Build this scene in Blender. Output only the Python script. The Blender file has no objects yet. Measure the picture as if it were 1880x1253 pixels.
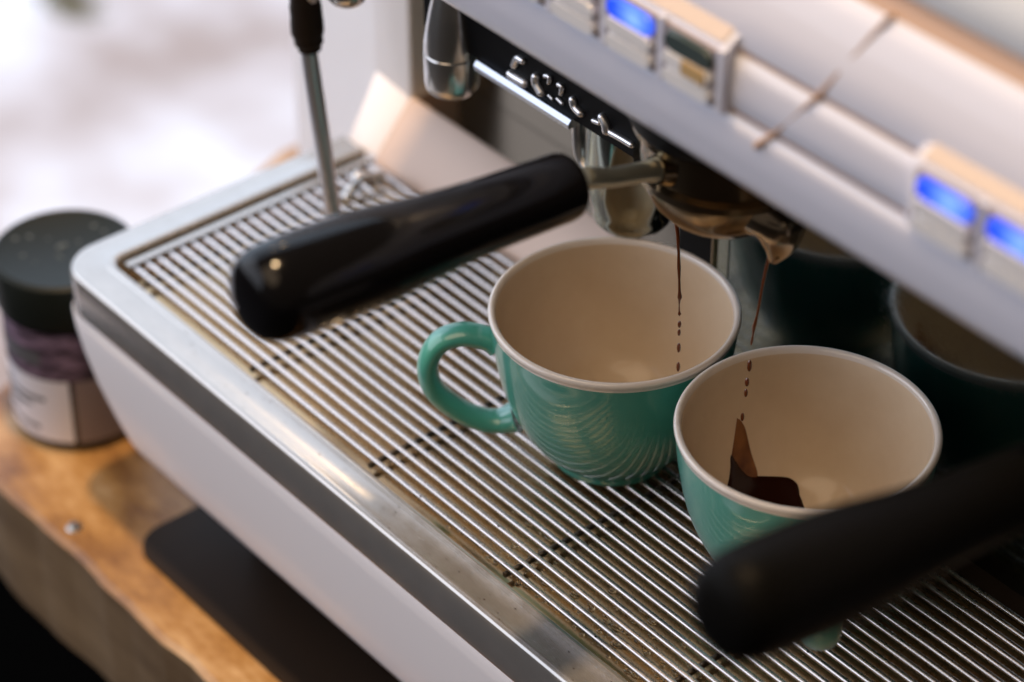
import bpy, bmesh, math, random
from mathutils import Vector, Matrix
import mathutils.geometry as mg
random.seed(7)
G = 0.0059            # one grate pitch (5.9 mm) is the working unit; everything is scaled to metres by G
C = bpy.context.scene.collection
R = math.radians

# ------------------------------------------------------------------ camera
cam_d = bpy.data.cameras.new('camera'); cam = bpy.data.objects.new('camera', cam_d); C.objects.link(cam)
bpy.context.scene.camera = cam
CAM = Vector((139.03, -81.32, 113.76))
YAW, PIT, ROL = 2.4446, 0.6458, -0.0031
f_ = Vector((math.cos(YAW)*math.cos(PIT), math.sin(YAW)*math.cos(PIT), -math.sin(PIT)))
r_ = Vector((math.sin(YAW), -math.cos(YAW), 0)); d_ = f_.cross(r_)
r2 = r_*math.cos(ROL) + d_*math.sin(ROL); d2 = -r_*math.sin(ROL) + d_*math.cos(ROL)
M3 = Matrix((r2, -d2, -f_)).transposed()
cam.matrix_world = Matrix.Translation(CAM*G) @ M3.to_4x4()
cam_d.sensor_width = 36; cam_d.lens = 5011.7/1880*36
cam_d.clip_start = 0.05; cam_d.clip_end = 60
cam_d.dof.use_dof = True; cam_d.dof.focus_distance = 167.0*G; cam_d.dof.aperture_fstop = 5.3

# ------------------------------------------------------------------ world and lamps
W = bpy.data.worlds.new('World'); bpy.context.scene.world = W; W.use_nodes = True
W.node_tree.nodes['Background'].inputs[0].default_value = (0.78, 0.66, 0.56, 1)
W.node_tree.nodes['Background'].inputs[1].default_value = 0.09
def area(name, loc, target, size, power, col, size_y=None):
    l = bpy.data.lights.new(name, 'AREA'); l.energy = power; l.color = col
    l.shape = 'RECTANGLE' if size_y else 'DISK'; l.size = size
    if size_y: l.size_y = size_y
    o = bpy.data.objects.new(name, l); C.objects.link(o); o.location = loc
    o.rotation_euler = (Vector(target)-Vector(loc)).to_track_quat('-Z', 'Y').to_euler()
    return o
area('window_light_left', (-2.4, 0.8, 1.25), (0.1, 0.0, 0.0), 4.4, 84, (0.66, 0.80, 1.0), 3.2)
area('front_fill_cool', (-1.7, -2.0, 1.15), (0.2, 0.1, 0.0), 3.4, 56, (0.82, 0.87, 1.0), 2.2)  # cool fill added to light the machine's front faces
area('ceiling_lamp_warm', (0.06, 0.0, 2.1), (0.25, 0.0, 0.0), 0.10, 40, (1.0, 0.68, 0.38))
area('cup_fill_warm', (0.45, -0.95, 1.7), (0.27, 0.05, 0.0), 1.5, 15, (1.0, 0.74, 0.50))  # warm fill added to brighten the cup interiors
area('bulb_warm_one', (-0.86, 0.66, 1.20), (0.2, 0, 0), 0.035, 0.35, (1.0, 0.66, 0.32))
area('bulb_warm_two', (-0.95, 0.49, 1.33), (0.2, 0, 0), 0.035, 0.35, (1.0, 0.66, 0.32))
sl = bpy.data.lights.new('pavement_daylight', 'SPOT'); sl.energy = 1000; sl.color = (0.80, 0.88, 1.0); sl.spot_size = R(74); sl.spot_blend = 0.3; sl.shadow_soft_size = 0.4
so = bpy.data.objects.new('pavement_daylight', sl); C.objects.link(so); so.location = (-4.5, 3.0, 3.5)
so.rotation_euler = Vector((1.0, -1.0, -4.4)).to_track_quat('-Z', 'Y').to_euler()
vs = bpy.context.scene.view_settings
vs.view_transform = 'Standard'; vs.look = 'None'; vs.gamma = 1.0; vs.exposure = 0.0
bpy.context.scene.render.film_transparent = False
bpy.context.scene.cycles.max_bounces = 10
bpy.context.scene.cycles.sample_clamp_indirect = 6

# ------------------------------------------------------------------ materials
def mat(name, col, rough=0.5, metal=0.0, coat=0.0, emit=None, es=0.0, spec=0.5, sss=0.0, trans=0.0, aniso=0.0):
    m = bpy.data.materials.new(name); m.use_nodes = True; b = m.node_tree.nodes['Principled BSDF']
    b.inputs['Base Color'].default_value = (*col, 1); b.inputs['Roughness'].default_value = rough
    b.inputs['Metallic'].default_value = metal; b.inputs['Coat Weight'].default_value = coat
    b.inputs['Coat Roughness'].default_value = 0.04; b.inputs['Specular IOR Level'].default_value = spec
    b.inputs['Transmission Weight'].default_value = trans
    if sss:
        b.inputs['Subsurface Weight'].default_value = sss; b.inputs['Subsurface Scale'].default_value = 0.004
    if emit: b.inputs['Emission Color'].default_value = (*emit, 1); b.inputs['Emission Strength'].default_value = es
    return m
def nodes(m): return m.node_tree.nodes, m.node_tree.links, m.node_tree.nodes['Principled BSDF']
def noise(m, scale, detail=4, rough=0.6, stretch=(1,1,1), rot=(0,0,0)):
    N, L, b = nodes(m)
    tc = N.new('ShaderNodeTexCoord'); mp = N.new('ShaderNodeMapping'); n = N.new('ShaderNodeTexNoise')
    mp.inputs['Scale'].default_value = stretch; mp.inputs['Rotation'].default_value = rot
    L.new(tc.outputs['Object'], mp.inputs[0]); L.new(mp.outputs[0], n.inputs['Vector'])
    n.inputs['Scale'].default_value = scale; n.inputs['Detail'].default_value = detail; n.inputs['Roughness'].default_value = rough
    return n
def ramp(m, src, stops):
    N, L, b = nodes(m); r = N.new('ShaderNodeValToRGB'); L.new(src, r.inputs[0])
    e = r.color_ramp.elements
    while len(e) < len(stops): e.new(0.5)
    for i, (p, c) in enumerate(stops): e[i].position = p; e[i].color = (*c, 1) if len(c) == 3 else c
    return r
def bump(m, src, strength, dist=0.001):
    N, L, b = nodes(m); bp = N.new('ShaderNodeBump'); bp.inputs['Strength'].default_value = strength
    bp.inputs['Distance'].default_value = dist; L.new(src, bp.inputs['Height'])
    if b.inputs['Normal'].is_linked: L.new(b.inputs['Normal'].links[0].from_socket, bp.inputs['Normal'])
    L.new(bp.outputs[0], b.inputs['Normal'])
def grey(v): return (v, v, v)
def rough_from(m, src, lo, hi, a=0.35, z=0.65):
    N, L, b = nodes(m); r = ramp(m, src, [(a, grey(lo)), (z, grey(hi))]); L.new(r.outputs[0], b.inputs['Roughness'])

m_frame = mat('worn_stainless_steel', (0.50, 0.54, 0.52), 0.3, 0.75)
n1 = noise(m_frame, 130, 8, 0.75, (0.6, 1, 1)); rough_from(m_frame, n1.outputs[0], 0.15, 0.25, 0.3, 0.7)
n2 = noise(m_frame, 900, 3, 0.8, (1, 6, 1)); bump(m_frame, n2.outputs[0], 0.05, 0.0002)
N, L, b = nodes(m_frame); rr = ramp(m_frame, n1.outputs[0], [(0.30, (0.45, 0.43, 0.41)), (0.66, (0.50, 0.485, 0.47))]); L.new(rr.outputs[0], b.inputs['Base Color'])
m_pan = mat('wet_stainless_pan', (0.48, 0.35, 0.20), 0.16, 0.88)
n1 = noise(m_pan, 35, 5, 0.6); rough_from(m_pan, n1.outputs[0], 0.13, 0.22)
m_bar = mat('polished_bar_steel', (0.63, 0.58, 0.56), 0.2, 1.0)
n1 = noise(m_bar, 150, 4, 0.7); rough_from(m_bar, n1.outputs[0], 0.22, 0.33)
m_rod = mat('dark_cross_rod', (0.12, 0.11, 0.10), 0.35, 1.0)
m_chrome = mat('chrome', (0.74, 0.72, 0.70), 0.2, 0.92)
m_oldchrome = mat('dull_chrome', (0.26, 0.20, 0.13), 0.2, 1.0)
n1 = noise(m_oldchrome, 120, 4, 0.6); rough_from(m_oldchrome, n1.outputs[0], 0.17, 0.24)
m_mirror = mat('dark_mirror_steel', (0.23, 0.27, 0.28), 0.08, 1.0)
n1 = noise(m_mirror, 420, 6, 0.75, (1, 1, 1)); rough_from(m_mirror, n1.outputs[0], 0.11, 0.24, 0.45, 0.75)
m_recess = mat('satin_back_steel', (0.26, 0.29, 0.28), 0.13, 1.0)
m_slab = mat('satin_enamel_beige', (0.62, 0.47, 0.39), 0.35, 0.1)
m_white = mat('white_enamel', (0.90, 0.87, 0.90), 0.32, 0.0, 0.35)
n1 = noise(m_white, 500, 3, 0.6); bump(m_white, n1.outputs[0], 0.03, 0.0002)
m_hood = mat('pearl_console_plastic', (0.69, 0.71, 0.83), 0.28, 0.0, 0.3)
m_hoodseam = mat('brown_seam', (0.40, 0.28, 0.22), 0.5)
m_key = mat('white_key', (0.80, 0.79, 0.80), 0.22, 0, 0.4)
m_keygap = mat('key_recess', (0.30, 0.26, 0.28), 0.5)
m_peach = mat('label_strip_plastic', (0.52, 0.45, 0.42), 0.5)
m_blue = mat('blue_indicator_lamp', (0.02, 0.08, 0.7), 0.3, emit=(0.02, 0.10, 0.95), es=1.0)
N, L, b = nodes(m_blue); tc = N.new('ShaderNodeTexCoord'); gr = N.new('ShaderNodeTexGradient'); mp = N.new('ShaderNodeMapping'); gr.gradient_type = 'SPHERICAL'
mp.inputs['Location'].default_value = (-0.6*G*0.9/(2.0*G), 0, 0); mp.inputs['Scale'].default_value = (1/(1.6*G), 1/(1.6*G), 1/(1.0*G))
L.new(tc.outputs['Object'], mp.inputs[0]); L.new(mp.outputs[0], gr.inputs[0])
rr = ramp(m_blue, gr.outputs[0], [(0.0, (0.01, 0.06, 0.80)), (0.45, (0.12, 0.26, 0.95)), (1.0, (0.35, 0.62, 1.0))]); L.new(rr.outputs[0], b.inputs['Emission Color'])
m_off = mat('unlit_indicator', (0.05, 0.07, 0.07), 0.2)
m_tan = mat('tan_sticker', (0.50, 0.33, 0.14), 0.6)
m_black = mat('black_bakelite', (0.004, 0.004, 0.005), 0.22, 0, 0.0, spec=0.2)
n1 = noise(m_black, 90, 4, 0.6); rough_from(m_black, n1.outputs[0], 0.07, 0.14)
m_matteblack = mat('matte_dark_bakelite', (0.003, 0.003, 0.003), 0.42, spec=0.04)  # same bakelite with its gloss taken out to lose the lamp highlight
m_spout = mat('brass_tinted_chrome', (0.50, 0.41, 0.31), 0.2, 1.0)
m_wand = mat('brushed_wand_steel', (0.70, 0.70, 0.74), 0.3, 0.8)
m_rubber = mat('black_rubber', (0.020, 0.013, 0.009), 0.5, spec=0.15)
m_neck = mat('grey_steel_neck', (0.60, 0.62, 0.54), 0.34, 0.8)
m_plate = mat('black_gloss_plate', (0.006, 0.006, 0.007), 0.5, spec=0.12)
m_glint = mat('bright_glint_metal', (0.96, 0.95, 0.97), 0.35, 1.0)
m_dark = mat('dark_underside', (0.02, 0.018, 0.018), 0.6)
m_teal = mat('teal_glaze', (0.060, 0.335, 0.270), 0.34, 0, 0.75, spec=0.6)
m_teal.node_tree.nodes['Principled BSDF'].inputs['Coat IOR'].default_value = 1.52
n1 = noise(m_teal, 25, 3, 0.5); N, L, b = nodes(m_teal)
rr = ramp(m_teal, n1.outputs[0], [(0.3, (0.055, 0.31, 0.25)), (0.7, (0.080, 0.37, 0.30))]); L.new(rr.outputs[0], b.inputs['Base Color'])
m_cream = mat('cream_glaze', (0.66, 0.59, 0.50), 0.4, 0, 0.35)
n1 = noise(m_cream, 40, 5, 0.6); N, L, b = nodes(m_cream)
rr = ramp(m_cream, n1.outputs[0], [(0.3, (0.68, 0.53, 0.37)), (0.7, (0.75, 0.61, 0.45))]); L.new(rr.outputs[0], b.inputs['Base Color'])
m_rim = mat('white_rim_glaze', (0.82, 0.74, 0.67), 0.16, 0, 0.8)
m_darkchrome = mat('tarnished_chrome', (0.34, 0.37, 0.34), 0.1, 1.0)
m_coolsteel = mat('cool_steel_strip', (0.50, 0.54, 0.62), 0.25, 1.0)
m_coffee = mat('espresso', (0.022, 0.006, 0.003), 0.22, 0, 0.0, spec=0.25)
m_crema = mat('espresso_thin_film', (0.20, 0.065, 0.014), 0.3, 0, 0.0, spec=0.3)
n1 = noise(m_crema, 110, 2, 0.5); N, L, b = nodes(m_crema)
rr = ramp(m_crema, n1.outputs[0], [(0.35, (0.10, 0.028, 0.006)), (0.65, (0.26, 0.10, 0.025))]); L.new(rr.outputs[0], b.inputs['Base Color'])
m_stream = mat('espresso_stream', (0.13, 0.030, 0.008), 0.12, 0, 0.6)
m_water = mat('water_drop', (1, 1, 1), 0.02, 0, 0, trans=1.0)
m_water.node_tree.nodes['Principled BSDF'].inputs['IOR'].default_value = 1.33
m_lid = mat('black_jar_lid', (0.008, 0.011, 0.009), 0.5, spec=0.2)
m_jar = mat('dark_jar_glass', (0.012, 0.010, 0.012), 0.12)
m_purple = mat('purple_label', (0.30, 0.21, 0.31), 0.6, spec=0.2)
n1 = noise(m_purple, 70, 3, 0.6, (1, 1, 3)); N, L, b = nodes(m_purple)
rr = ramp(m_purple, n1.outputs[0], [(0.42, (0.05, 0.035, 0.05)), (0.62, (0.26, 0.18, 0.26))]); L.new(rr.outputs[0], b.inputs['Base Color'])
m_label = mat('white_label', (0.80, 0.78, 0.84), 0.5)
m_print = mat('grey_print', (0.10, 0.10, 0.11), 0.6)
m_wood = mat('orange_wood', (0.4, 0.18, 0.05), 0.4)
n1 = noise(m_wood, 17, 9, 0.68, (0.7, 1.5, 1.5), (0, 0, R(12))); N, L, b = nodes(m_wood)
rr = ramp(m_wood, n1.outputs[0], [(0.30, (0.050, 0.022, 0.008)), (0.43, (0.19, 0.085, 0.024)), (0.54, (0.36, 0.19, 0.06)), (0.66, (0.55, 0.36, 0.18))]); L.new(rr.outputs[0], b.inputs['Base Color'])
n2 = noise(m_wood, 60, 4, 0.6, (0.5, 3, 1)); bump(m_wood, n2.outputs[0], 0.4, 0.001)
m_woodside = mat('raw_wood_edge', (0.15, 0.10, 0.05), 0.7)
n1 = noise(m_woodside, 22, 6, 0.6, (0.5, 1, 2.2)); N, L, b = nodes(m_woodside)
rr = ramp(m_woodside, n1.outputs[0], [(0.3, (0.095, 0.052, 0.020)), (0.7, (0.21, 0.135, 0.068))]); L.new(rr.outputs[0], b.inputs['Base Color'])
m_knot = mat('dark_wood_knot', (0.05, 0.022, 0.010), 0.6)
m_screw = mat('nail_head', (0.6, 0.6, 0.58), 0.3, 1.0)
m_floor = mat('pale_concrete', (0.7, 0.7, 0.72), 0.8)
n1 = noise(m_floor, 2.6, 4, 0.6, (1, 1, 1)); N, L, b = nodes(m_floor)
rr = ramp(m_floor, n1.outputs[0], [(0.36, (0.34, 0.26, 0.23)), (0.48, (0.58, 0.53, 0.54)), (0.62, (0.80, 0.82, 0.88))]); L.new(rr.outputs[0], b.inputs['Base Color'])
m_darkfloor = mat('dark_floorboards', (0.012, 0.010, 0.009), 0.6, spec=0.2)
m_cab = mat('black_cabinet', (0.003, 0.003, 0.003), 0.8, spec=0.0)

# ------------------------------------------------------------------ helpers (working units, scaled by G on build)
def link(o, parent=None):
    C.objects.link(o)
    if parent is not None: o.parent = parent
    return o
def empty(name, loc, label, cat, group=None):
    o = bpy.data.objects.new(name, None); o.empty_display_size = 0.01; link(o)
    o.location = Vector(loc)*G; o['label'] = label; o['category'] = cat
    if group: o['group'] = group
    o['org'] = [float(c) for c in loc]
    return o
def org(o):
    v = Vector((0, 0, 0))
    while o is not None:
        if 'org' in o.keys(): v = v + Vector(o['org'][:])
        o = o.parent
    return v
def build(name, bm, mats, parent=None, smooth=True, origin=None, bevel=0.0, segs=2, autosmooth=40):
    """bm is authored in world working units; origin moves the object's own origin"""
    og = Vector(origin) if origin is not None else Vector((0, 0, 0))
    po = org(parent) if parent is not None else Vector((0, 0, 0))
    base = og if origin is not None else po
    if bevel > 0:
        es = [e for e in bm.edges if len(e.link_faces) == 2 and e.calc_face_angle(0) > 0.6]
        bmesh.ops.bevel(bm, geom=es, offset=bevel, segments=segs, affect='EDGES', profile=0.5, clamp_overlap=True)
    bmesh.ops.transform(bm, matrix=Matrix.Scale(G, 4) @ Matrix.Translation(-base), verts=bm.verts)
    me = bpy.data.meshes.new(name); bm.to_mesh(me); bm.free()
    for m in (mats if isinstance(mats, (list, tuple)) else [mats]): me.materials.append(m)
    o = bpy.data.objects.new(name, me); link(o, parent)
    o.location = (base - po)*G
    if origin is not None or parent is None: o['org'] = [float(c) for c in (base-po)]
    if smooth:
        for p in me.polygons: p.use_smooth = True
        try: me.set_sharp_from_angle(angle=R(autosmooth))
        except Exception: pass
    return o
def top(o, label, cat, group=None, kind=None):
    o['label'] = label; o['category'] = cat
    if group: o['group'] = group
    if kind: o['kind'] = kind
    return o
def box(bm, a, b, mi=0):
    x0, y0, z0 = a; x1, y1, z1 = b
    vs_ = [bm.verts.new(p) for p in ((x0,y0,z0),(x1,y0,z0),(x1,y1,z0),(x0,y1,z0),(x0,y0,z1),(x1,y0,z1),(x1,y1,z1),(x0,y1,z1))]
    for q in ((0,3,2,1),(4,5,6,7),(0,1,5,4),(1,2,6,5),(2,3,7,6),(3,0,4,7)):
        f = bm.faces.new([vs_[i] for i in q]); f.material_index = mi
    return vs_
def tube(bm, pts, radii, n=16, caps=True, mi=0, sx=1.0):
    pts = [Vector(p) for p in pts]; rings = []
    if not isinstance(radii, (list, tuple)): radii = [radii]*len(pts)
    t0 = (pts[1]-pts[0]).normalized(); up = Vector((0,0,1)) if abs(t0.z) < 0.9 else Vector((0,1,0))
    u = t0.cross(up).normalized(); v = t0.cross(u)
    for i, p in enumerate(pts):
        t = (pts[min(i+1, len(pts)-1)] - pts[max(i-1, 0)]).normalized()
        u = (u - t*u.dot(t)).normalized(); v = t.cross(u)
        rings.append([bm.verts.new(p + (u*math.cos(a)*sx + v*math.sin(a))*radii[i]) for a in (2*math.pi*k/n for k in range(n))])
    for a, b2 in zip(rings, rings[1:]):
        for k in range(n): f = bm.faces.new((a[k], a[(k+1)%n], b2[(k+1)%n], b2[k])); f.material_index = mi
    if caps:
        f = bm.faces.new(rings[0][::-1]); f.material_index = mi
        f = bm.faces.new(rings[-1]); f.material_index = mi
    return rings
def lathe(bm, prof, c=(0,0,0), n=64, mis=None, closed=False):
    rings = []
    for (r, z) in prof:
        if r < 1e-6: rings.append([bm.verts.new((c[0], c[1], c[2]+z))])
        else: rings.append([bm.verts.new((c[0]+r*math.cos(2*math.pi*k/n), c[1]+r*math.sin(2*math.pi*k/n), c[2]+z)) for k in range(n)])
    for i, (a, b2) in enumerate(zip(rings, rings[1:])):
        mi = mis[i] if mis else 0
        for k in range(n):
            k2 = (k+1) % n
            if len(a) == 1 and len(b2) == 1: continue
            if len(a) == 1: f = bm.faces.new((a[0], b2[k2], b2[k]))
            elif len(b2) == 1: f = bm.faces.new((a[k], a[k2], b2[0]))
            else: f = bm.faces.new((a[k], a[k2], b2[k2], b2[k]))
            f.material_index = mi
    bmesh.ops.recalc_face_normals(bm, faces=bm.faces)
    return rings
def extrude_x(bm, prof, x0, x1, n=1, mi=0, caps=True, mis=None):
    """closed (y,z) profile run along x"""
    cols = []
    for i in range(n+1):
        x = x0 + (x1-x0)*i/n
        cols.append([bm.verts.new((x, y, z)) for y, z in prof])
    m = len(prof)
    for a, b2 in zip(cols, cols[1:]):
        for k in range(m):
            f = bm.faces.new((a[k], a[(k+1)%m], b2[(k+1)%m], b2[k])); f.material_index = mis[k] if mis else mi
    if caps: bm.faces.new(cols[0][::-1]); bm.faces.new(cols[-1])
    bmesh.ops.recalc_face_normals(bm, faces=bm.faces)
def blob(bm, p, r, stretch=(1,1,1), sub=2, mi=0):
    ret = bmesh.ops.create_icosphere(bm, subdivisions=sub, radius=1.0)
    for v in ret['verts']:
        v.co = Vector((v.co.x*r*stretch[0], v.co.y*r*stretch[1], v.co.z*r*stretch[2])) + Vector(p)
        for f in v.link_faces: f.material_index = mi
def smoothpts(pts, k=6):
    """Catmull-Rom through pts (any dimension)"""
    P = [Vector(p) for p in pts]; out = []
    for i in range(len(P)-1):
        p0 = P[max(i-1,0)]; p1 = P[i]; p2 = P[i+1]; p3 = P[min(i+2, len(P)-1)]
        for j in range(k):
            t = j/k; out.append(0.5*((2*p1)+(p2-p0)*t+(2*p0-5*p1+4*p2-p3)*t*t+(3*p1-p0-3*p2+p3)*t**3))
    out.append(P[-1]); return out

def rrect(x0, y0, x1, y1, r, n=8):
    P = []
    for cx, cy, a0 in ((x0+r, y0+r, 180), (x1-r, y0+r, 270), (x1-r, y1-r, 0), (x0+r, y1-r, 90)):
        for k in range(n+1):
            a = R(a0 + 90*k/n); P.append((cx+r*math.cos(a), cy+r*math.sin(a)))
    return P
def prism(bm, P, z0, z1, mi=0):
    a = [bm.verts.new((x, y, z0)) for x, y in P]; b2 = [bm.verts.new((x, y, z1)) for x, y in P]
    m = len(P)
    for k in range(m): f = bm.faces.new((a[k], a[(k+1)%m], b2[(k+1)%m], b2[k])); f.material_index = mi
    f = bm.faces.new(b2); f.material_index = mi; f = bm.faces.new(a[::-1]); f.material_index = mi

# ================================================================== SETTING
bm = bmesh.new(); box(bm, (-2200, -1600, -158), (1400, 2400, -152)); o = build('floor', bm, m_darkfloor, smooth=False); o['kind'] = 'structure'
bm = bmesh.new(); prism(bm, [(-2200, -110), (-185, -110), (-160, 52), (1400, 52), (1400, 2400), (-2200, 2400)], -151.9, -151.2); o = build('pavement', bm, m_floor, smooth=False); o['kind'] = 'structure'

# wooden counter: live-edged slab on a black cabinet
ctr = empty('wooden_counter', (20, 5, -33), 'thick orange-brown wooden counter under the espresso machine and jar', 'counter')
bm = bmesh.new()
xs = [-17.5 + i*1.6 for i in range(90)]
def edge_y(x): return -8.25 + 0.10*math.sin(x*0.9) + 0.12*math.sin(x*0.37+1) + 0.06*random.uniform(-1, 1)
fr_t, fr_m, fr_b, bk_t, bk_b = [], [], [], [], []
for x in xs:
    y = edge_y(x)
    fr_t.append(bm.verts.new((x, y+0.45, -21.3))); fr_m.append(bm.verts.new((x, y, -21.75)))
    fr_b.append(bm.verts.new((x, y+0.15+0.12*math.sin(x*0.22), -32.6-0.25*math.sin(x*0.31+2)-0.12*random.random())))
    yb = 60
    bk_t.append(bm.verts.new((x, yb, -21.3)))
for i in range(len(xs)-1):
    f = bm.faces.new((fr_t[i], fr_t[i+1], bk_t[i+1], bk_t[i])); f.material_index = 0
    f = bm.faces.new((fr_m[i], fr_m[i+1], fr_t[i+1], fr_t[i])); f.material_index = 0
    f = bm.faces.new((fr_b[i], fr_b[i+1], fr_m[i+1], fr_m[i])); f.material_index = 1
# left end runs back at a slant
lt = bm.verts.new((-33.6, 36, -21.3)); lb = bm.verts.new((-33.6, 36, -33)); bt = bm.verts.new((-33.6, 60, -21.3)); bb = bm.verts.new((-33.6, 60, -33))
f = bm.faces.new((fr_t[0], bk_t[0], bt, lt)); f.material_index = 0
f = bm.faces.new((fr_t[0], lt, lb, fr_b[0], fr_m[0])); f.material_index = 1
f = bm.faces.new((lt, bt, bb, lb)); f.material_index = 1
build('counter_slab', bm, [m_wood, m_woodside], ctr, smooth=False)
bm = bmesh.new(); box(bm, (-17.5, -7.6, -152), (124, 58, -33.4)); build('cabinet', bm, m_cab, ctr, smooth=False)
bm = bmesh.new(); tube(bm, [(14.6, -8.0, -27.2), (14.6, -8.55, -27.2)], [0.9, 0.45], 14); 
bmesh.ops.scale(bm, vec=(0.45, 1, 1.9), space=Matrix.Translation((-14.6, 0, 27.2)), verts=bm.verts)
build('knot', bm, m_knot, ctr)
bm = bmesh.new(); lathe(bm, [(0, 0.25), (0.45, 0.2), (0.62, 0.0)], (-1.5, -6.6, -21.28), 16); build('nail', bm, m_screw, ctr)

# far off, out of focus on the pavement
pot = empty('plant_pot', (-281, 132, -151.2), 'pale beige round plant pot on the bright pavement at the far left edge', 'plant pot')
bm = bmesh.new(); lathe(bm, [(0, 0), (3.2, 0), (4.4, 5.5), (4.8, 6.0), (4.4, 6.2), (4.1, 5.4), (0, 5.0)], (-281, 132, -151.2), 32); build('pot', bm, mat('beige_pot', (0.55, 0.42, 0.33), 0.7), pot)
bm = bmesh.new()
for k in range(160):
    a = random.uniform(0, 6.28); rr_ = random.uniform(0, 4.5); p = Vector((-281+rr_*math.cos(a), 132+rr_*math.sin(a), -145.5+random.uniform(-0.5, 3)))
    t = Vector((random.uniform(-1, 1), random.uniform(-1, 1), random.uniform(0, 1.5))).normalized()*1.4; n_ = t.cross(Vector((0, 0, 1))).normalized()*0.4
    bm.faces.new([bm.verts.new(p-n_), bm.verts.new(p+t*0.5-n_*0.2), bm.verts.new(p+t), bm.verts.new(p+t*0.5+n_*1.5)])
o = build('foliage', bm, mat('grey_green_leaves', (0.30, 0.33, 0.24), 0.6), pot); o['kind'] = 'stuff'
bm = bmesh.new()
for k in range(500):
    p = Vector((-268+random.gauss(0, 4.2), 148+random.gauss(0, 2.0), -151.2)); t = Vector((random.uniform(-.5, .5), random.uniform(-.5, .5), 1.6)); n_ = Vector((0.16, 0.1, 0))
    bm.faces.new([bm.verts.new(p-n_), bm.verts.new(p+n_), bm.verts.new(p+t)])
o = build('grass', bm, mat('olive_grass', (0.20, 0.19, 0.07), 0.8), smooth=False); top(o, 'small patch of olive grass in the bright pavement', 'grass', kind='stuff')

# thin dark rounded sheet on the counter beneath the machine
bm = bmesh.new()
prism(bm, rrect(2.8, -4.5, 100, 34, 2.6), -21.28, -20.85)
o = build('dark_sheet', bm, m_rubber, bevel=0.1); top(o, 'thin dark rounded sheet lying on the wooden counter beneath the machine', 'mat')

# ================================================================== JAR
JX, JY, JZ = -13.1, 1.6, -21.3
jar = empty('jar', (JX, JY, JZ), 'dark jar with black lid and purple and white label left of the machine', 'jar')
bm = bmesh.new(); lathe(bm, [(0, 0), (4.9, 0), (5.2, 0.25), (5.3, 0.8), (5.3, 10.8), (5.1, 11.2), (0, 11.2)], (JX, JY, JZ), 64); build('jar_body', bm, m_jar, jar)
bm = bmesh.new(); lathe(bm, [(5.45, 10.7), (5.62, 10.8), (5.65, 11.5), (5.65, 13.6), (5.5, 14.05), (5.15, 14.2), (4.9, 14.08), (0, 14.05)], (JX, JY, JZ), 72)
lid = build('jar_lid', bm, m_lid, jar)
bm = bmesh.new()
for k in range(14):
    a = random.uniform(0, 6.28); r = random.uniform(0.5, 4.2)
    blob(bm, (JX+r*math.cos(a), JY+r*math.sin(a), JZ+14.06), random.uniform(0.12, 0.3), (1, 1, 0.25), 1)
o = build('lid_speckle', bm, mat('dusty_smudge', (0.06, 0.07, 0.065), 0.6), lid); o['kind'] = 'stuff'
def band(name, z0, z1, a0, a1, m, r=5.34, n=40):
    bm = bmesh.new(); A = []; B2 = []
    for k in range(n+1):
        a = R(a0+(a1-a0)*k/n); A.append(bm.verts.new((JX+r*math.cos(a), JY+r*math.sin(a), JZ+z0))); B2.append(bm.verts.new((JX+r*math.cos(a), JY+r*math.sin(a), JZ+z1)))
    for k in range(n): bm.faces.new((A[k], A[k+1], B2[k+1], B2[k]))
    return build(name, bm, m, jar if name != 'print_line' else lab)
band('upper_label', 6.3, 10.3, 205, 400, m_purple)
lab = band('lower_label', 0.9, 6.25, 212, 322, m_label)
band('side_label', 0.9, 6.25, 326, 400, mat('brown_label_strip', (0.24, 0.19, 0.19), 0.55))
for z, a0, a1 in ((4.9, 228, 262), (4.3, 232, 300), (3.6, 228, 286), (2.9, 236, 270), (1.7, 230, 292)):
    o = band('print_line', z, z+0.34, a0, a1, m_print, 5.36, 16)
o = band('print_line', 7.4, 8.2, 222, 246, m_print, 5.36, 8); o.parent = jar
o = band('print_line', 7.4, 8.6, 258, 300, m_print, 5.36, 8); o.parent = jar

jar.scale = (1, 1, 1.11)
# ================================================================== DRIP TRAY (frame + pan)
tray = empty('drip_tray', (45, 10, -3.6), 'stainless steel drip tray frame with rounded corner around the slotted grate', 'drip tray')
OX, OY, RC = -5.4, -3.6, 3.2
XR, YB = 104.0, 22.4
def path(ox, oy, r, n=14):
    """front edge from the right, round the corner, back along the left side: list of points and outward normals"""
    P = [((XR), oy), (60, oy), (30, oy), (10, oy)]; Nn = [(0, -1)]*4
    for k in range(n+1):
        a = R(270-90*k/n); P.append((ox+r+r*math.cos(a), oy+r+r*math.sin(a))); Nn.append((math.cos(a), math.sin(a)))
    P += [(ox, 10), (ox, YB)]; Nn += [(-1, 0)]*2
    return P, Nn
P0, N0 = path(OX, OY, RC)
def ring_sheet(bm, prof, mi=0, closed=False):
    """prof: (inset, z); insets larger than the corner radius pinch to a tight inner corner"""
    rows = []
    for d, z in prof:
        row = []
        r = max(RC-d, 1.15 if d > 1 else 0.0)
        Pp, _ = path(OX+d, OY+d, r)
        for x, y in Pp: row.append(bm.verts.new((x, y, z)))
        rows.append(row)
    m = len(rows)
    for i in range(m if closed else m-1):
        a, b2 = rows[i], rows[(i+1) % m]
        for k in range(len(a)-1):
            f = bm.faces.new((a[k], a[k+1], b2[k+1], b2[k])); f.material_index = mi
    bmesh.ops.recalc_face_normals(bm, faces=bm.faces)
    return rows
bm = bmesh.new()
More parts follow.
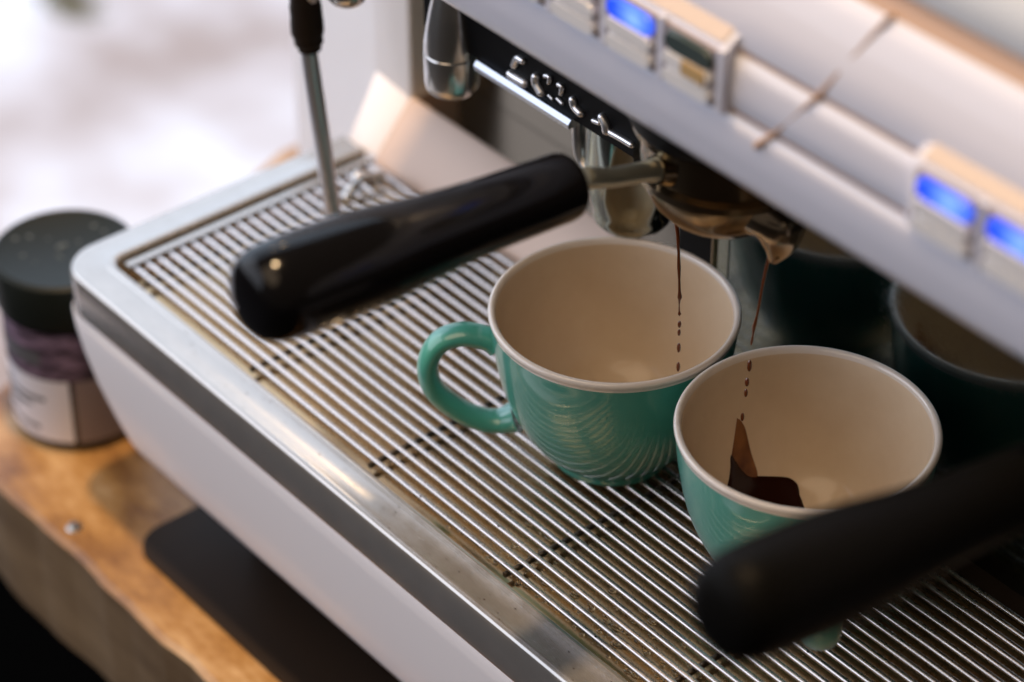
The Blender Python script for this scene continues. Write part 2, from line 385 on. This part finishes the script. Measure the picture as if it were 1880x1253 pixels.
rows = ring_sheet(bm, [(0.25, -3.55), (0.04, -3.5), (0.0, -3.35), (0.0, -0.55), (0.05, -0.25), (0.16, -0.09), (0.36, -0.01), (0.6, 0.0), (2.3, -0.04), (2.42, 0.03), (2.58, 0.13), (2.76, 0.13), (2.92, 0.03), (2.99, -0.2), (3.0, -1.5)])
build('tray_frame', bm, m_frame, tray)
bm = bmesh.new(); box(bm, (-2.75, -0.95, -1.55), (XR, YB+0.2, -1.22)); build('pan', bm, m_pan, tray, smooth=False)
bm = bmesh.new(); box(bm, (-1.98, 0.3, -1.21), (-1.42, YB, -0.28)); build('side_ledge', bm, m_frame, tray, bevel=0.1)

# ================================================================== GRATE
grate = empty('drip_grate', (30, 11, -0.5), 'removable grate of parallel polished steel bars that the cups stand on', 'grate')
RB = 0.195
def bar_mesh():
    bm = bmesh.new(); pts = []; rad = []
    for x, z, r in ((-1.05, -0.66, RB*0.9), (-1.00, -0.42, RB), (-0.84, -0.27, RB), (-0.5, -RB, RB)): pts.append((x, 0, z)); rad.append(r)
    x = 4.0
    while x < 100: pts.append((x, 0.012*math.sin(x*0.21), -RB+0.008*math.sin(x*0.5))); rad.append(RB); x += 6
    pts.append((101.0, 0, -RB)); rad.append(RB)
    tube(bm, pts, rad, 12)
    me = bpy.data.meshes.new('bar'); bmesh.ops.transform(bm, matrix=Matrix.Scale(G, 4), verts=bm.verts); bm.to_mesh(me); bm.free()
    for p in me.polygons: p.use_smooth = True
    me.materials.append(m_bar); return me
me = bar_mesh()
for k in range(22):
    o = bpy.data.objects.new('bar', me); link(o, grate); o.location = (Vector((0, 0.5+k, 0))-Vector((30, 11, -0.5)))*G
for x in (0.78, 13.71, 27.08, 40.99, 54.83, 68.6, 82.3, 96.0):
    bm = bmesh.new(); tube(bm, [(x, 0.2, -0.66), (x, 21.9, -0.66)], 0.2, 10); build('cross_rod', bm, m_rod, grate)
bm = bmesh.new(); tube(bm, [(-0.5, 0.3, -0.62), (-0.5, 21.8, -0.62)], 0.19, 10); build('end_rod', bm, m_bar, grate)
# water on the pan and bars
bm = bmesh.new(); 
for k in range(210):
    x = random.gauss(46, 6.0); y = random.choice([1, 1, 2, 2, 3, 3, 4, 5])+random.uniform(-0.30, 0.30)
    if 43 < x and random.random() < 0.3: x = random.gauss(51, 2.2)
    r = random.choice([0.07, 0.09, 0.11, 0.14, 0.18, 0.26]) * (1.25 if 48 < x < 54 else 0.95)
    blob(bm, (x, y, -1.2), min(r, 0.30), (random.uniform(0.9, 1.8), 1, 0.6), 2)
for k in range(26):
    k2 = random.randint(0, 20); x = random.uniform(30, 68)
    blob(bm, (x, 0.5+k2+random.uniform(-0.1, 0.1), 0.0), random.uniform(0.03, 0.06), (1.6, 1, 0.7), 1)
for k in range(60):
    blob(bm, (random.uniform(28, 60), random.uniform(-2.8, -1.0), 0.0), random.uniform(0.02, 0.05), (1.5, 1, 0.4), 1)
o = build('water_droplets', bm, m_water); top(o, 'small clear water droplets scattered under and on the front grate bars', 'droplets', kind='stuff')

# dried coffee specks on the frame and grate
bm = bmesh.new()
for k in range(70):
    blob(bm, (random.uniform(8, 66), random.uniform(-3.1, -1.0), 0.0), random.uniform(0.02, 0.055), (1.4, 1, 0.25), 1)
for k in range(60):
    blob(bm, (random.uniform(10, 68), 0.5+random.randint(0, 20)+random.uniform(-0.12, 0.12), -0.02), random.uniform(0.03, 0.07), (1.7, 1, 0.6), 1)
o = build('coffee_specks', bm, m_coffee); top(o, 'tiny dried coffee specks spattered over the tray frame and bars', 'specks', kind='stuff')

# ================================================================== MACHINE
mach = empty('espresso_machine', (45, 25, -21), 'white and chrome espresso machine with two brewing groups on the wooden counter', 'coffee machine')
# front panel under the tray
bm = bmesh.new(); rows = []
for z, dx, dy in ((-3.62, 0.10, 0.12), (-3.75, 0.03, 0.05), (-5.0, 0.25, 0.03), (-7.0, 1.05, 0.08), (-9.0, 2.3, 0.15), (-11.0, 3.9, 0.3), (-12.6, 5.4, 0.48), (-13.05, 6.0, 0.62), (-13.25, 6.3, 0.9), (-13.3, 6.7, 1.4)):
    r = 2.6; Pp, _ = path(OX+dx, OY+dy, r); rows.append([bm.verts.new((x, y, z)) for x, y in Pp])
for a, b2 in zip(rows, rows[1:]):
    for k in range(len(a)-1): bm.faces.new((a[k], a[k+1], b2[k+1], b2[k]))
# underside
c_ = [bm.verts.new((XR, 22, -13.3)), bm.verts.new((2, 22, -13.3))]
bm.faces.new(rows[-1][:-1] + [c_[1], c_[0]])
bmesh.ops.recalc_face_normals(bm, faces=bm.faces)
build('front_panel', bm, m_white, mach)
bm = bmesh.new(); box(bm, (9, 2, -20.3), (100, 34, -13.32)); build('machine_base', bm, m_dark, mach, smooth=False)
for x in (12, 60, 95):
    for y in (4, 30):
        bm = bmesh.new(); lathe(bm, [(0, -20.84), (1.6, -20.84), (1.7, -20.6), (1.3, -20.3), (0, -20.3)], (x, y, 0), 20); build('foot', bm, m_rubber, mach)
# slanted skirt behind the grate (left part), upright mirror (right part)
bm = bmesh.new()
extrude_x(bm, [(22.45, -0.6), (22.75, -0.05), (26.0, 3.72), (26.25, 3.78), (26.4, 3.7), (26.4, -0.6)], -1.35, 34.5)
build('splash_skirt', bm, m_slab, mach)
bm = bmesh.new(); box(bm, (-1.3, 26.42, 3.0), (34.6, 30.55, 3.62)); build('rear_shelf', bm, mat('brown_satin_steel', (0.34, 0.25, 0.20), 0.2, 1.0), mach, bevel=0.08)
bm = bmesh.new()
extrude_x(bm, [(21.6, -0.6), (21.7, 0.0), (24.9, 5.0), (26.0, 4.0), (26.4, 4.05), (30.5, 4.05), (30.5, -0.6)], -3.8, -1.36)
bm.free()
bm = bmesh.new()
v = [bm.verts.new(p) for p in ((-4.6, 22.1, -0.7), (-1.36, 22.7, -0.1), (-1.36, 26.0, 3.75), (-5.5, 26.0, 4.3),
                               (-4.6, 30, -0.7), (-1.36, 30, -0.1), (-1.36, 30, 3.75), (-5.5, 30, 4.3))]
for q in ((0,1,2,3), (1,5,6,2), (3,2,6,7), (0,3,7,4), (4,7,6,5), (0,4,5,1)): bm.faces.new([v[i] for i in q])
bmesh.ops.recalc_face_normals(bm, faces=bm.faces)
build('cheek_foot', bm, m_white, mach, bevel=0.12)
# side cheek: narrow inner face + broad angled outer face
bm = bmesh.new()
P = [(-1.4, 26.0), (-1.25, 26.15), (-1.25, 36), (-19, 36), (-20.6, 29.4), (-20.3, 28.6), (-5.8, 26.05), (-5.5, 25.98)]
prism(bm, P, -13.0, 62); 
build('side_cheek', bm, mat('bright_white_enamel', (0.86, 0.84, 0.85), 0.3, 0, 0.4), mach, bevel=0.12)
# recess back plate and right hand mirror panel
bm = bmesh.new(); box(bm, (-1.2, 30.6, -0.6), (36.2, 31.2, 34.0)); build('recess_plate', bm, m_recess, mach, smooth=False)
bm = bmesh.new(); box(bm, (35.95, 23.5, -0.55), (104, 24.0, 36)); build('backsplash', bm, m_mirror, mach, bevel=0.03)
bm = bmesh.new(); box(bm, (35.2, 22.05, -1.2), (103.5, 23.62, -0.50)); build('rear_dark_strip', bm, m_rubber, mach, bevel=0.1)  # black strip added to cover a bright reflection behind the last bar
bm = bmesh.new(); box(bm, (35.0, 23.42, -0.55), (35.94, 31, 36)); build('edge_trim', bm, m_recess, mach, bevel=0.06)
bm = bmesh.new(); box(bm, (30.0, 24.6, 3.9), (34.9, 30.5, 34)); build('gap_block', bm, m_plate, mach, bevel=0.2)  # black box standing in for the dark gap beside the mirror panel
bm = bmesh.new(); tube(bm, [(33.9, 24.3, 3.95), (33.9, 24.3, 33.9)], 0.28, 12); build('gap_trim', bm, m_oldchrome, mach)

# console (hood)
HX0, HX1 = 2.0, 110.0
def rowp(pts): return pts
prof = [(5.2, 33.75), (4.5, 34.1), (4.02, 34.75), (3.85, 35.4), (3.82, 35.75), (3.72, 36.1), (3.66, 36.9), (3.66, 37.8), (3.72, 38.4), (3.92, 38.62),
        (3.94, 38.9), (3.80, 39.15), (3.78, 39.9), (3.88, 41.1), (4.02, 41.75), (4.24, 42.0), (4.30, 42.3), (4.25, 42.6), (4.6, 44.3), (5.3, 46.4), (5.75, 47.4), (6.15, 47.6),
        (6.45, 48.4), (6.4, 48.7), (7.0, 50.8), (14, 56), (30, 56), (30, 34.2), (6.2, 34.2), (5.6, 33.8)]
mis = [0]*len(prof)
for i in (9, 15, 20, 21): mis[i] = 1
for i in (22, 23, 24, 25): mis[i] = 2
bm = bmesh.new(); extrude_x(bm, prof, HX0, HX1, 1, mis=mis); build('hood', bm, [m_hood, m_hoodseam, mat('blue_grey_rail', (0.50, 0.55, 0.63), 0.4)], mach, autosmooth=60)
bm = bmesh.new()
for a, b2 in (((57.0, 3.52, 37.8), (57.9, 3.9, 38.8)), ((57.9, 3.9, 38.8), (60.4, 4.12, 42.1)), ((60.4, 4.2, 42.1), (63.4, 5.75, 47.6))):
    tube(bm, [a, b2], 0.2, 8)
build('hood_joint', bm, m_hoodseam, mach)
bm = bmesh.new(); box(bm, (HX0+0.2, 6.4, 33.0), (HX1, 30.4, 34.1)); build('hood_underside', bm, m_dark, mach, smooth=False)

# keypads: five key modules each, white label strip on top with warm lamplight put into its colour
def lozenge(bm, cx, y, cz, w, h, d, mi=0, n=8):
    P = []
    r = h/2
    for k in range(n+1):
        a = R(90+180*k/n); P.append((cx-w/2+r+r*math.cos(a), cz+r*math.sin(a)))
    for k in range(n+1):
        a = R(-90+180*k/n); P.append((cx+w/2-r+r*math.cos(a), cz+r*math.sin(a)))
    A = [bm.verts.new((x, y, z)) for x, z in P]; Bv = [bm.verts.new((cx+(x-cx)*0.94, y-d, cz+(z-cz)*0.8)) for x, z in P]
    m = len(P)
    for k in range(m): f = bm.faces.new((A[k], A[(k+1)%m], Bv[(k+1)%m], Bv[k])); f.material_index = mi
    f = bm.faces.new(Bv); f.material_index = mi
    bmesh.ops.recalc_face_normals(bm, faces=bm.faces)
def keypad(x0, lit, first_style=None):
    n = 5; p = 4.48; w = n*p
    bm = bmesh.new()
    extrude_x(bm, [(3.2, 38.55), (2.98, 38.8), (3.1, 42.35), (3.25, 42.55), (4.9, 43.6), (4.9, 38.4)], x0-0.35, x0+w+0.05)
    kp = build('keypad', bm, m_hood, mach)
    for i in range(n):
        cx = x0 + p*(i+0.5) - 0.1
        bm = bmesh.new(); box(bm, (cx-1.95, 2.80, 38.9), (cx+1.95, 3.25, 42.25)); build('key_recess', bm, m_keygap, kp, smooth=False)
        bm = bmesh.new(); box(bm, (cx+2.0, 2.80, 38.7), (cx+2.40, 3.25, 42.4)); build('key_rib', bm, m_hood, kp, bevel=0.08)
        for kz, mm in ((39.45, m_key), (40.5, m_key)):
            if i == 4 and lit == 'a' and kz > 40: mm = m_key
            bm = bmesh.new(); lozenge(bm, cx, 2.79, kz, 3.7, 0.96, 0.32); build('key', bm, mm, kp)
        bm = bmesh.new(); lozenge(bm, cx, 2.79, 41.5, 3.65, 1.25, 0.26)
        on = (lit == 'a' and i == 3) or (lit == 'b' and i in (0, 1))
        o = build('indicator_light', bm, m_blue if on else (m_off if i == 4 else m_key), kp, origin=(cx, 2.6, 41.55))
        if on: o['label'] = 'blue lit indicator light'
        if i == 4 and lit == 'a':
            bm = bmesh.new(); box(bm, (cx-0.2, 2.35, 40.15), (cx+1.5, 2.46, 40.95)); build('sticker', bm, m_tan, kp, smooth=False)
    bm = bmesh.new()
    v = [bm.verts.new(q) for q in ((x0+0.1, 3.22, 42.56), (x0+w-0.4, 3.22, 42.56), (x0+w-0.4, 4.35, 43.30), (x0+0.1, 4.35, 43.30))]
    bm.faces.new(v); ret = bmesh.ops.extrude_face_region(bm, geom=bm.faces[:]); 
    for q in [g for g in ret['geom'] if isinstance(g, bmesh.types.BMVert)]: q.co += Vector((0, -0.05, 0.07))
    bmesh.ops.recalc_face_normals(bm, faces=bm.faces)
    build('label_strip', bm, m_peach, kp, smooth=False); kp.location.y += 0.36*G
keypad(32.2, 'a'); keypad(67.9, 'b')
m_ink = mat('grey_ink', (0.16, 0.16, 0.18), 0.5)
for px_, py_ in ((1293, 22), (1781, 292)):      # small cup pictograms printed above the keys
    d = M3 @ Vector(((px_-940)/5011.7, -(py_-626.5)/5011.7, -1)); q = CAM + d*((4.70-CAM.y)/d.y)
    bm = bmesh.new(); tube(bm, [q, q+Vector((0, -0.10, 0))], 0.42, 16); build('cup_pictogram', bm, m_ink, mach)

# black plate with bright strokes shaped as blurred glints, chrome strip, under the hood
bm = bmesh.new(); box(bm, (13.5, 16.0, 20.6), (36.5, 16.6, 33.2)); build('group_plate', bm, m_plate, mach, bevel=0.1)
bm = bmesh.new(); extrude_x(bm, [(15.5, 20.1), (15.45, 20.45), (15.7, 20.75), (16.3, 20.75), (16.3, 20.1)], 19.4, 28.9); build('chrome_strip', bm, m_coolsteel, mach)
def pl(u, v):           # a pixel of the plate in the photograph -> point on the plate's face y = 15.9
    d = M3 @ Vector(((u-940)/5011.7, -(v-626.5)/5011.7, -1)); t = (15.9-CAM.y)/d.y; return CAM + d*t
for pts, r in ((((944,120),(950,108),(960,112)), .32), (((938,137),(950,145),(964,153)), .42), (((984,142),(984,152),(994,170)), .40), (((1001,140),(1009,142),(1008,152)), .20),
               (((1026,156),(1032,160),(1030,172)), .22), (((1008,176),(1014,182)), .14), (((1024,182),(1032,190)), .17), (((1052,184),(1055,196),(1066,208)), .36),
               (((1090,222),(1100,226)), .22), (((1106,216),(1112,228),(1114,240)), .40), (((1122,244),(1140,254),(1160,266)), .30)):
    bm = bmesh.new(); P = [pl(u, v) for u, v in pts]; tube(bm, smoothpts(P, 4), r*0.8, 10); blob(bm, P[0], r*0.8); blob(bm, P[-1], r*0.8)
    build('glint_stroke', bm, m_glint, mach)

# chrome bell shaped outlet hanging left of the plate
def bell(cx, cy, z0, s, prof, m, name='outlet_bell', par=None):
    bm = bmesh.new(); lathe(bm, [(r*s, z*s) for r, z in prof], (cx, cy, z0), 48); return build(name, bm, m, par or mach)
bp_ = [(0, 0.25), (0.9, 0.2), (1.35, 0.05), (1.6, 0.1), (1.78, 0.35), (1.86, 0.8), (1.88, 2.9), (1.86, 3.0), (1.80, 3.05), (1.86, 3.1), (1.84, 3.8), (1.7, 4.8), (1.45, 6.2), (1.15, 7.6), (0.9, 8.8), (0.7, 10.5), (0.7, 16.5)]
o = bell(16.45, 16.0, 17.0, 1.0, bp_, m_chrome); o['label'] = 'chrome bell-shaped hot water outlet'
# second, shallower chrome cup under the plate
o = bell(29.6, 20.6, 11.3, 1.0, [(0, 0.1), (1.9, 0.0), (2.35, 0.12), (2.6, 0.45), (2.66, 0.9), (2.6, 1.3), (2.95, 1.9), (3.2, 3.2), (3.3, 4.6), (3.3, 20)], m_darkchrome, 'group_bell')
bm = bmesh.new(); tube(bm, smoothpts([(26.6, 18.6, 21.5), (26.5, 18.4, 18.5), (27.0, 18.2, 16.2), (28.2, 18.0, 15.0)], 6), 0.4, 12); build('outlet_pipe', bm, m_chrome, mach)

# group heads under the hood
for gx in (45, 77):
    bm = bmesh.new(); lathe(bm, [(0, 29.8), (5.0, 29.8), (5.7, 30.0), (5.9, 30.4), (5.9, 32.2), (5.2, 33.0), (0, 33.0)], (gx, 13.5, 0), 48); build('group_head', bm, m_plate, mach)

# steam wand
bm = bmesh.new(); tube(bm, smoothpts([(8.0, 12, 24.0), (6.6, 12, 22.5), (5.62, 12, 19.5), (5.55, 12, 17.2), (6.6, 12, 10.6), (7.75, 12, 3.6)], 8), 0.62, 20)
wand = build('steam_wand', bm, m_wand, mach)
bm = bmesh.new(); lathe(bm, [(0, 2.2), (0.45, 2.25), (0.75, 2.9), (0.8, 3.7), (0.62, 4.2)], (7.78, 12, 0), 20); build('nozzle', bm, m_chrome, wand)
bm = bmesh.new(); tube(bm, smoothpts([(5.8, 12, 16.7), (5.74, 12, 17.2), (5.62, 12, 18.0), (5.58, 12, 19.2), (5.5, 12, 20.4), (5.6, 12, 21.4), (5.9, 12, 22.4), (6.6, 12, 23.6)], 3), [0.82]*3+[1.02]*3+[1.16]*3+[1.12]*3+[1.05]*3+[1.0]*7, 20); build('grip', bm, m_rubber, wand)
bm = bmesh.new(); blob(bm, (8.9, 13, 22.6), 1.45, (1.15, 1, 1), 3); build('ball_joint', bm, m_chrome, wand)
# little chrome drain fittings at the tray's back corner
for k, (x, y, z, r) in enumerate(((0.2, 19.8, 0.1, 0.5), (1.6, 20.6, 0.35, 0.62), (1.9, 17.6, 0.15, 0.55), (0.4, 17.2, -0.05, 0.48))):
    bm = bmesh.new(); blob(bm, (x, y, z), r, (1, 1, 0.8), 3); build('drain_fitting', bm, m_chrome, tray)
bm = bmesh.new(); tube(bm, smoothpts([(1.9, 17.6, 0.4), (1.8, 18.8, 1.0), (1.6, 20.6, 0.6)], 5), 0.3, 12); build('drain_pipe', bm, m_chrome, tray)

# ================================================================== PORTAFILTERS
def portafilter(gx, label, spouts):
    pf = empty('portafilter', (gx, 13.5, 22.5), label, 'portafilter', 'portafilters locked into the brewing groups')
    # handle: bakelite, lying along -y and rising slightly
    a = Vector((gx, 1.5 if gx < 60 else 4.9, 30.15 if gx < 60 else 28.0)); ks = 1.0; e = Vector((gx, -20.2 if gx < 60 else -17.7, 32.25 if gx < 60 else 32.0)); L_ = (e-a).length
    prof = [(0.0, 1.5), (0.003, 1.76), (0.012, 1.9), (0.03, 1.97), (0.12, 2.0), (0.25, 2.04), (0.36, 2.13), (0.46, 2.3), (0.54, 2.47), (0.60, 2.62), (0.66, 2.70), (0.76, 2.74), (0.86, 2.73), (0.915, 2.66), (0.95, 2.5), (0.975, 2.22), (0.99, 1.8), (0.998, 1.1), (1.0, 0.3)]
    bm = bmesh.new(); tube(bm, [a+(e-a)*t for t, r in prof], [r*ks for t, r in prof], 40)
    build('handle', bm, m_black if gx < 60 else m_matteblack, pf, autosmooth=50)
    bm = bmesh.new(); tube(bm, [(gx, 8.6, 28.2), (gx, 7.2, 28.62), (gx, 4.6, 29.3), (gx, 2.45, a.z+0.02)], [0.85, 0.62, 0.58, 0.66], 20); build('neck', bm, m_neck, pf)
    bm = bmesh.new(); lathe(bm, [(0, 22.55), (1.2, 22.6), (2.4, 22.95), (3.5, 23.6), (4.3, 24.5), (4.75, 25.5), (4.9, 26.2), (5.3, 26.4), (5.35, 26.9), (4.95, 27.1), (4.95, 29.3), (5.5, 29.4), (5.5, 29.78), (0, 29.78)], (gx, 13.5, 0), 56); build('basket', bm, m_oldchrome, pf)
    # joint boss in front
    bm = bmesh.new(); tube(bm, [(gx, 9.2, 28.1), (gx, 7.9, 28.4)], [1.25, 0.85], 20); build('boss', bm, m_oldchrome, pf)
    # twin spout
    if spouts:
        def beak(pts, flat):
            q = [Vector(p[:3]) for p in pts]; q = smoothpts(q, 7); rr_ = [v.x for v in smoothpts([Vector((p[3], 0, 0)) for p in pts], 7)]
            bm = bmesh.new(); tube(bm, q, rr_, 28, sx=flat); return bm
        build('spout', beak([(gx-2.2, 13.4, 24.6, 1.25), (gx-3.4, 13.4, 24.5, 1.2), (gx-4.2, 13.5, 23.9, 1.05), (gx-4.35, 13.5, 22.9, 0.8), (gx-4.15, 13.5, 21.7, 0.36)], 1.0), m_spout, pf, autosmooth=70)
        build('spout', beak([(gx+0.2, 13.4, 24.9, 1.6), (gx+2.0, 13.4, 25.5, 1.8), (gx+3.6, 13.4, 25.5, 1.8), (gx+4.7, 13.5, 24.8, 1.5), (gx+4.9, 13.5, 23.5, 0.95), (gx+4.5, 13.5, 22.1, 0.32)], 1.2), m_spout, pf, autosmooth=70)
    return pf
portafilter(45, 'portafilter with black handle pouring coffee through twin spouts into both cups', True)
portafilter(77, 'blurred black portafilter handle in front of the nearer cup', False)

# ================================================================== CUPS
def cup(cx, cy, ang, label):
    t = empty('coffee_cup', (cx, cy, 0.0), label, 'cup', 'teal cups on the drip grate')
    outer = [(0, 0.30), (3.3, 0.30), (3.55, 0.0), (4.05, 0.0), (4.15, 0.25), (4.12, 0.55), (4.6, 1.0), (5.35, 1.85), (6.08, 3.05), (6.74, 4.5), (7.24, 6.1), (7.58, 7.8), (7.8, 9.3), (7.92, 10.55), (7.97, 10.9), (8.03, 11.05), (8.05, 11.2), (7.98, 11.34), (7.82, 11.4), (7.66, 11.33), (7.56, 11.15), (7.5, 10.8)]
    inner = [(7.4, 9.3), (7.16, 7.7), (6.86, 6.2), (6.36, 4.7), (5.74, 3.5), (5.08, 2.7), (4.3, 2.1), (3.4, 1.55), (2.2, 1.3), (1.0, 1.25), (0, 1.25)]
    op = [tuple(p) for p in smoothpts([Vector((r, z)) for r, z in outer[5:]], 3)]
    op = outer[:5] + op
    ip = [tuple(p) for p in smoothpts([Vector((r, z)) for r, z in [outer[-1]]+inner], 3)][1:]
    pr = op + ip
    ch = len(op); 
    mis = []
    for i in range(len(pr)-1):
        r, z = pr[i]
        mis.append(0 if (i < ch and z < 10.62) else (2 if (z > 11.1 or r > 7.7) else 1))
    bm = bmesh.new(); lathe(bm, pr, (cx, cy, 0), 128, mis); build('cup_body', bm, [m_teal, m_cream, m_rim], t, autosmooth=70)
    # handle loop, flattened oval section
    d = Vector((math.cos(ang), math.sin(ang), 0)); 
    hp = [(7.62, 8.75), (8.4, 9.15), (9.7, 9.4), (11.0, 8.9), (11.75, 7.7), (11.9, 6.2), (11.35, 4.7), (10.0, 3.3), (8.5, 2.45), (7.3, 2.3), (6.2, 2.7)]
    pts = smoothpts([Vector((cx, cy, 0))+d*r+Vector((0, 0, z)) for r, z in hp], 5)
    n = len(pts); rad = []
    for i in range(n):
        s = i/(n-1); rad.append(0.70 + 0.12*max(0, 1-s/0.10)**2 + 0.30*max(0, (s-0.86)/0.14)**2)
    bm = bmesh.new(); tube(bm, pts, rad, 20, sx=1.42); build('cup_handle', bm, m_teal, t)
    return t
cup(36.33, 13.13, R(231), 'teal cup with cream inside, still empty, its handle showing on the left')
cup(52.58, 14.19, R(-38), 'teal cup with a dark splash of coffee inside, behind the blurred handle')

# coffee streams and drops
s1 = empty('coffee_stream', (41.0, 13.5, 21.2), 'thin brown coffee stream falling into the empty cup with the visible handle', 'coffee stream')
def at_y(u, v, y):
    d = M3 @ Vector(((u-940)/5011.7, -(v-626.5)/5011.7, -1)); return CAM + d*((y-CAM.y)/d.y)
P = [at_y(u, v, 13.5) for u, v in ((1236, 372), (1237, 388), (1241, 405), (1244.5, 430), (1246, 465), (1246.5, 490), (1247, 515), (1247.5, 535), (1248, 546), (1247.5, 551), (1247, 560), (1247, 572), (1247.5, 577), (1247.5, 580))]
bm = bmesh.new(); tube(bm, P, [0.20, 0.15, 0.13, 0.12, 0.09, 0.12, 0.075, 0.09, 0.15, 0.08, 0.04, 0.05, 0.11, 0.04], 12); build('stream', bm, m_stream, s1)
def drop(par, u, v, r, st): 
    bm = bmesh.new(); p = at_y(u, v, 13.5); blob(bm, p, r, (1, 1, st), 2); build('drop', bm, m_stream, par)
for u, v, r, st in ((1247.5, 596, 0.12, 2.3), (1246.8, 611, 0.11, 2.4), (1246.3, 639, 0.13, 3.0), (1245.2, 674, 0.13, 3.0)): drop(s1, u, v, r, st)
s2 = empty('coffee_stream', (49.4, 13.5, 22.5), 'slanting brown coffee stream falling into the cup with the dark splash', 'coffee stream')
P = [at_y(u, v, 13.5) for u, v in ((1425, 438), (1420, 455), (1412, 474), (1405, 500), (1399, 530), (1394, 560), (1390, 580), (1386, 596), (1384, 602), (1383, 612), (1380.5, 626), (1379, 634))]
bm = bmesh.new(); tube(bm, P, [0.22, 0.16, 0.12, 0.11, 0.09, 0.09, 0.08, 0.12, 0.13, 0.06, 0.09, 0.04], 12); build('stream', bm, m_stream, s2)
for u, v, r, st in ((1376, 672, 0.16, 2.8), (1371.5, 702, 0.15, 2.2), (1369.5, 722, 0.12, 2.7), (1363, 766, 0.12, 2.8)): drop(s2, u, v, r, st)

# coffee splash lying on the second cup's inner wall and floor
CX, CY = 52.58, 14.19
ipr = [tuple(p) for p in smoothpts([Vector(q) for q in [(7.5, 10.8), (7.4, 9.3), (7.16, 7.7), (6.86, 6.2), (6.36, 4.7), (5.74, 3.5), (5.08, 2.7), (4.3, 2.1), (3.4, 1.55), (2.2, 1.3), (1.0, 1.25), (0, 1.25)]], 3)][::-1]
def zin(r):
    for (r0, z0), (r1, z1) in zip(ipr, ipr[1:]):
        if r <= r1: return z0+(z1-z0)*(r-r0)/(r1-r0)
    return ipr[-1][1]
def patch(name, outline, m, thick, par, step=0.16, close=None):
    P = [Vector((r*math.cos(R(a)), r*math.sin(R(a)))) for a, r in outline]
    P = [Vector(p) for p in smoothpts(P+[P[0]], 8)][:-1]
    n = len(P); pts = list(P)
    xs = [p.x for p in P]; ys = [p.y for p in P]
    def inside(q):
        c = False; j = n-1
        for i in range(n):
            if (P[i].y > q.y) != (P[j].y > q.y) and q.x < (P[j].x-P[i].x)*(q.y-P[i].y)/(P[j].y-P[i].y)+P[i].x: c = not c
            j = i
        return c
    def dist(q): return min((q-p).length for p in P)
    x = min(xs)
    while x < max(xs):
        y = min(ys)
        while y < max(ys):
            q = Vector((x, y))
            if inside(q) and dist(q) > step*0.5: pts.append(q)
            y += step
        x += step
    r = mg.delaunay_2d_cdt(pts, [], [list(range(n))], 1, 1e-5)
    bm = bmesh.new(); V = []
    for q in r[0]:
        rad = q.length; dd = dist(q); h = thick*min(1, dd/0.25)**0.5 + 0.015
        z = zin(rad)
        # push off the wall along its inward normal
        sl = (zin(min(rad+0.05, 7.5))-zin(rad-0.05))/0.1; nn = Vector((-sl, 1)).normalized()
        rr_ = rad + nn.x*h; zz = z + nn.y*h; dirv = q/max(rad, 1e-6)
        V.append(bm.verts.new((CX+dirv.x*rr_, CY+dirv.y*rr_, zz)))
    for f in r[2]:
        try: bm.faces.new([V[i] for i in f])
        except ValueError: pass
    bmesh.ops.recalc_face_normals(bm, faces=bm.faces)
    return build(name, bm, m, par)
sp = empty('coffee_splash', (CX-4, CY+2, 2.0), 'dark espresso puddle and streak on the inner wall of the front cup', 'coffee splash')
patch('puddle', [(168, 5.6), (160, 5.45), (152.6, 5.36), (146, 5.3), (141, 5.22), (136.5, 5.0), (134.6, 4.7), (133.8, 4.4), (131.0, 4.05), (128, 3.5), (135, 2.6), (160, 2.2), (185, 2.6), (196, 3.8), (196, 4.8), (191, 5.5), (184.5, 5.85), (181.0, 6.12), (179.0, 6.38), (177.2, 6.40), (174.5, 6.1), (171, 5.75)], m_coffee, 0.10, sp)
patch('streak', [(171.2, 7.05), (168.6, 6.98), (166.4, 6.8), (164.9, 6.3), (163.2, 5.6), (168, 5.2), (176, 5.3), (181.5, 5.7), (180.6, 6.1), (178, 6.4), (175.8, 6.6), (173.2, 6.85), (171.9, 6.98)], m_crema, 0.03, sp, 0.1)
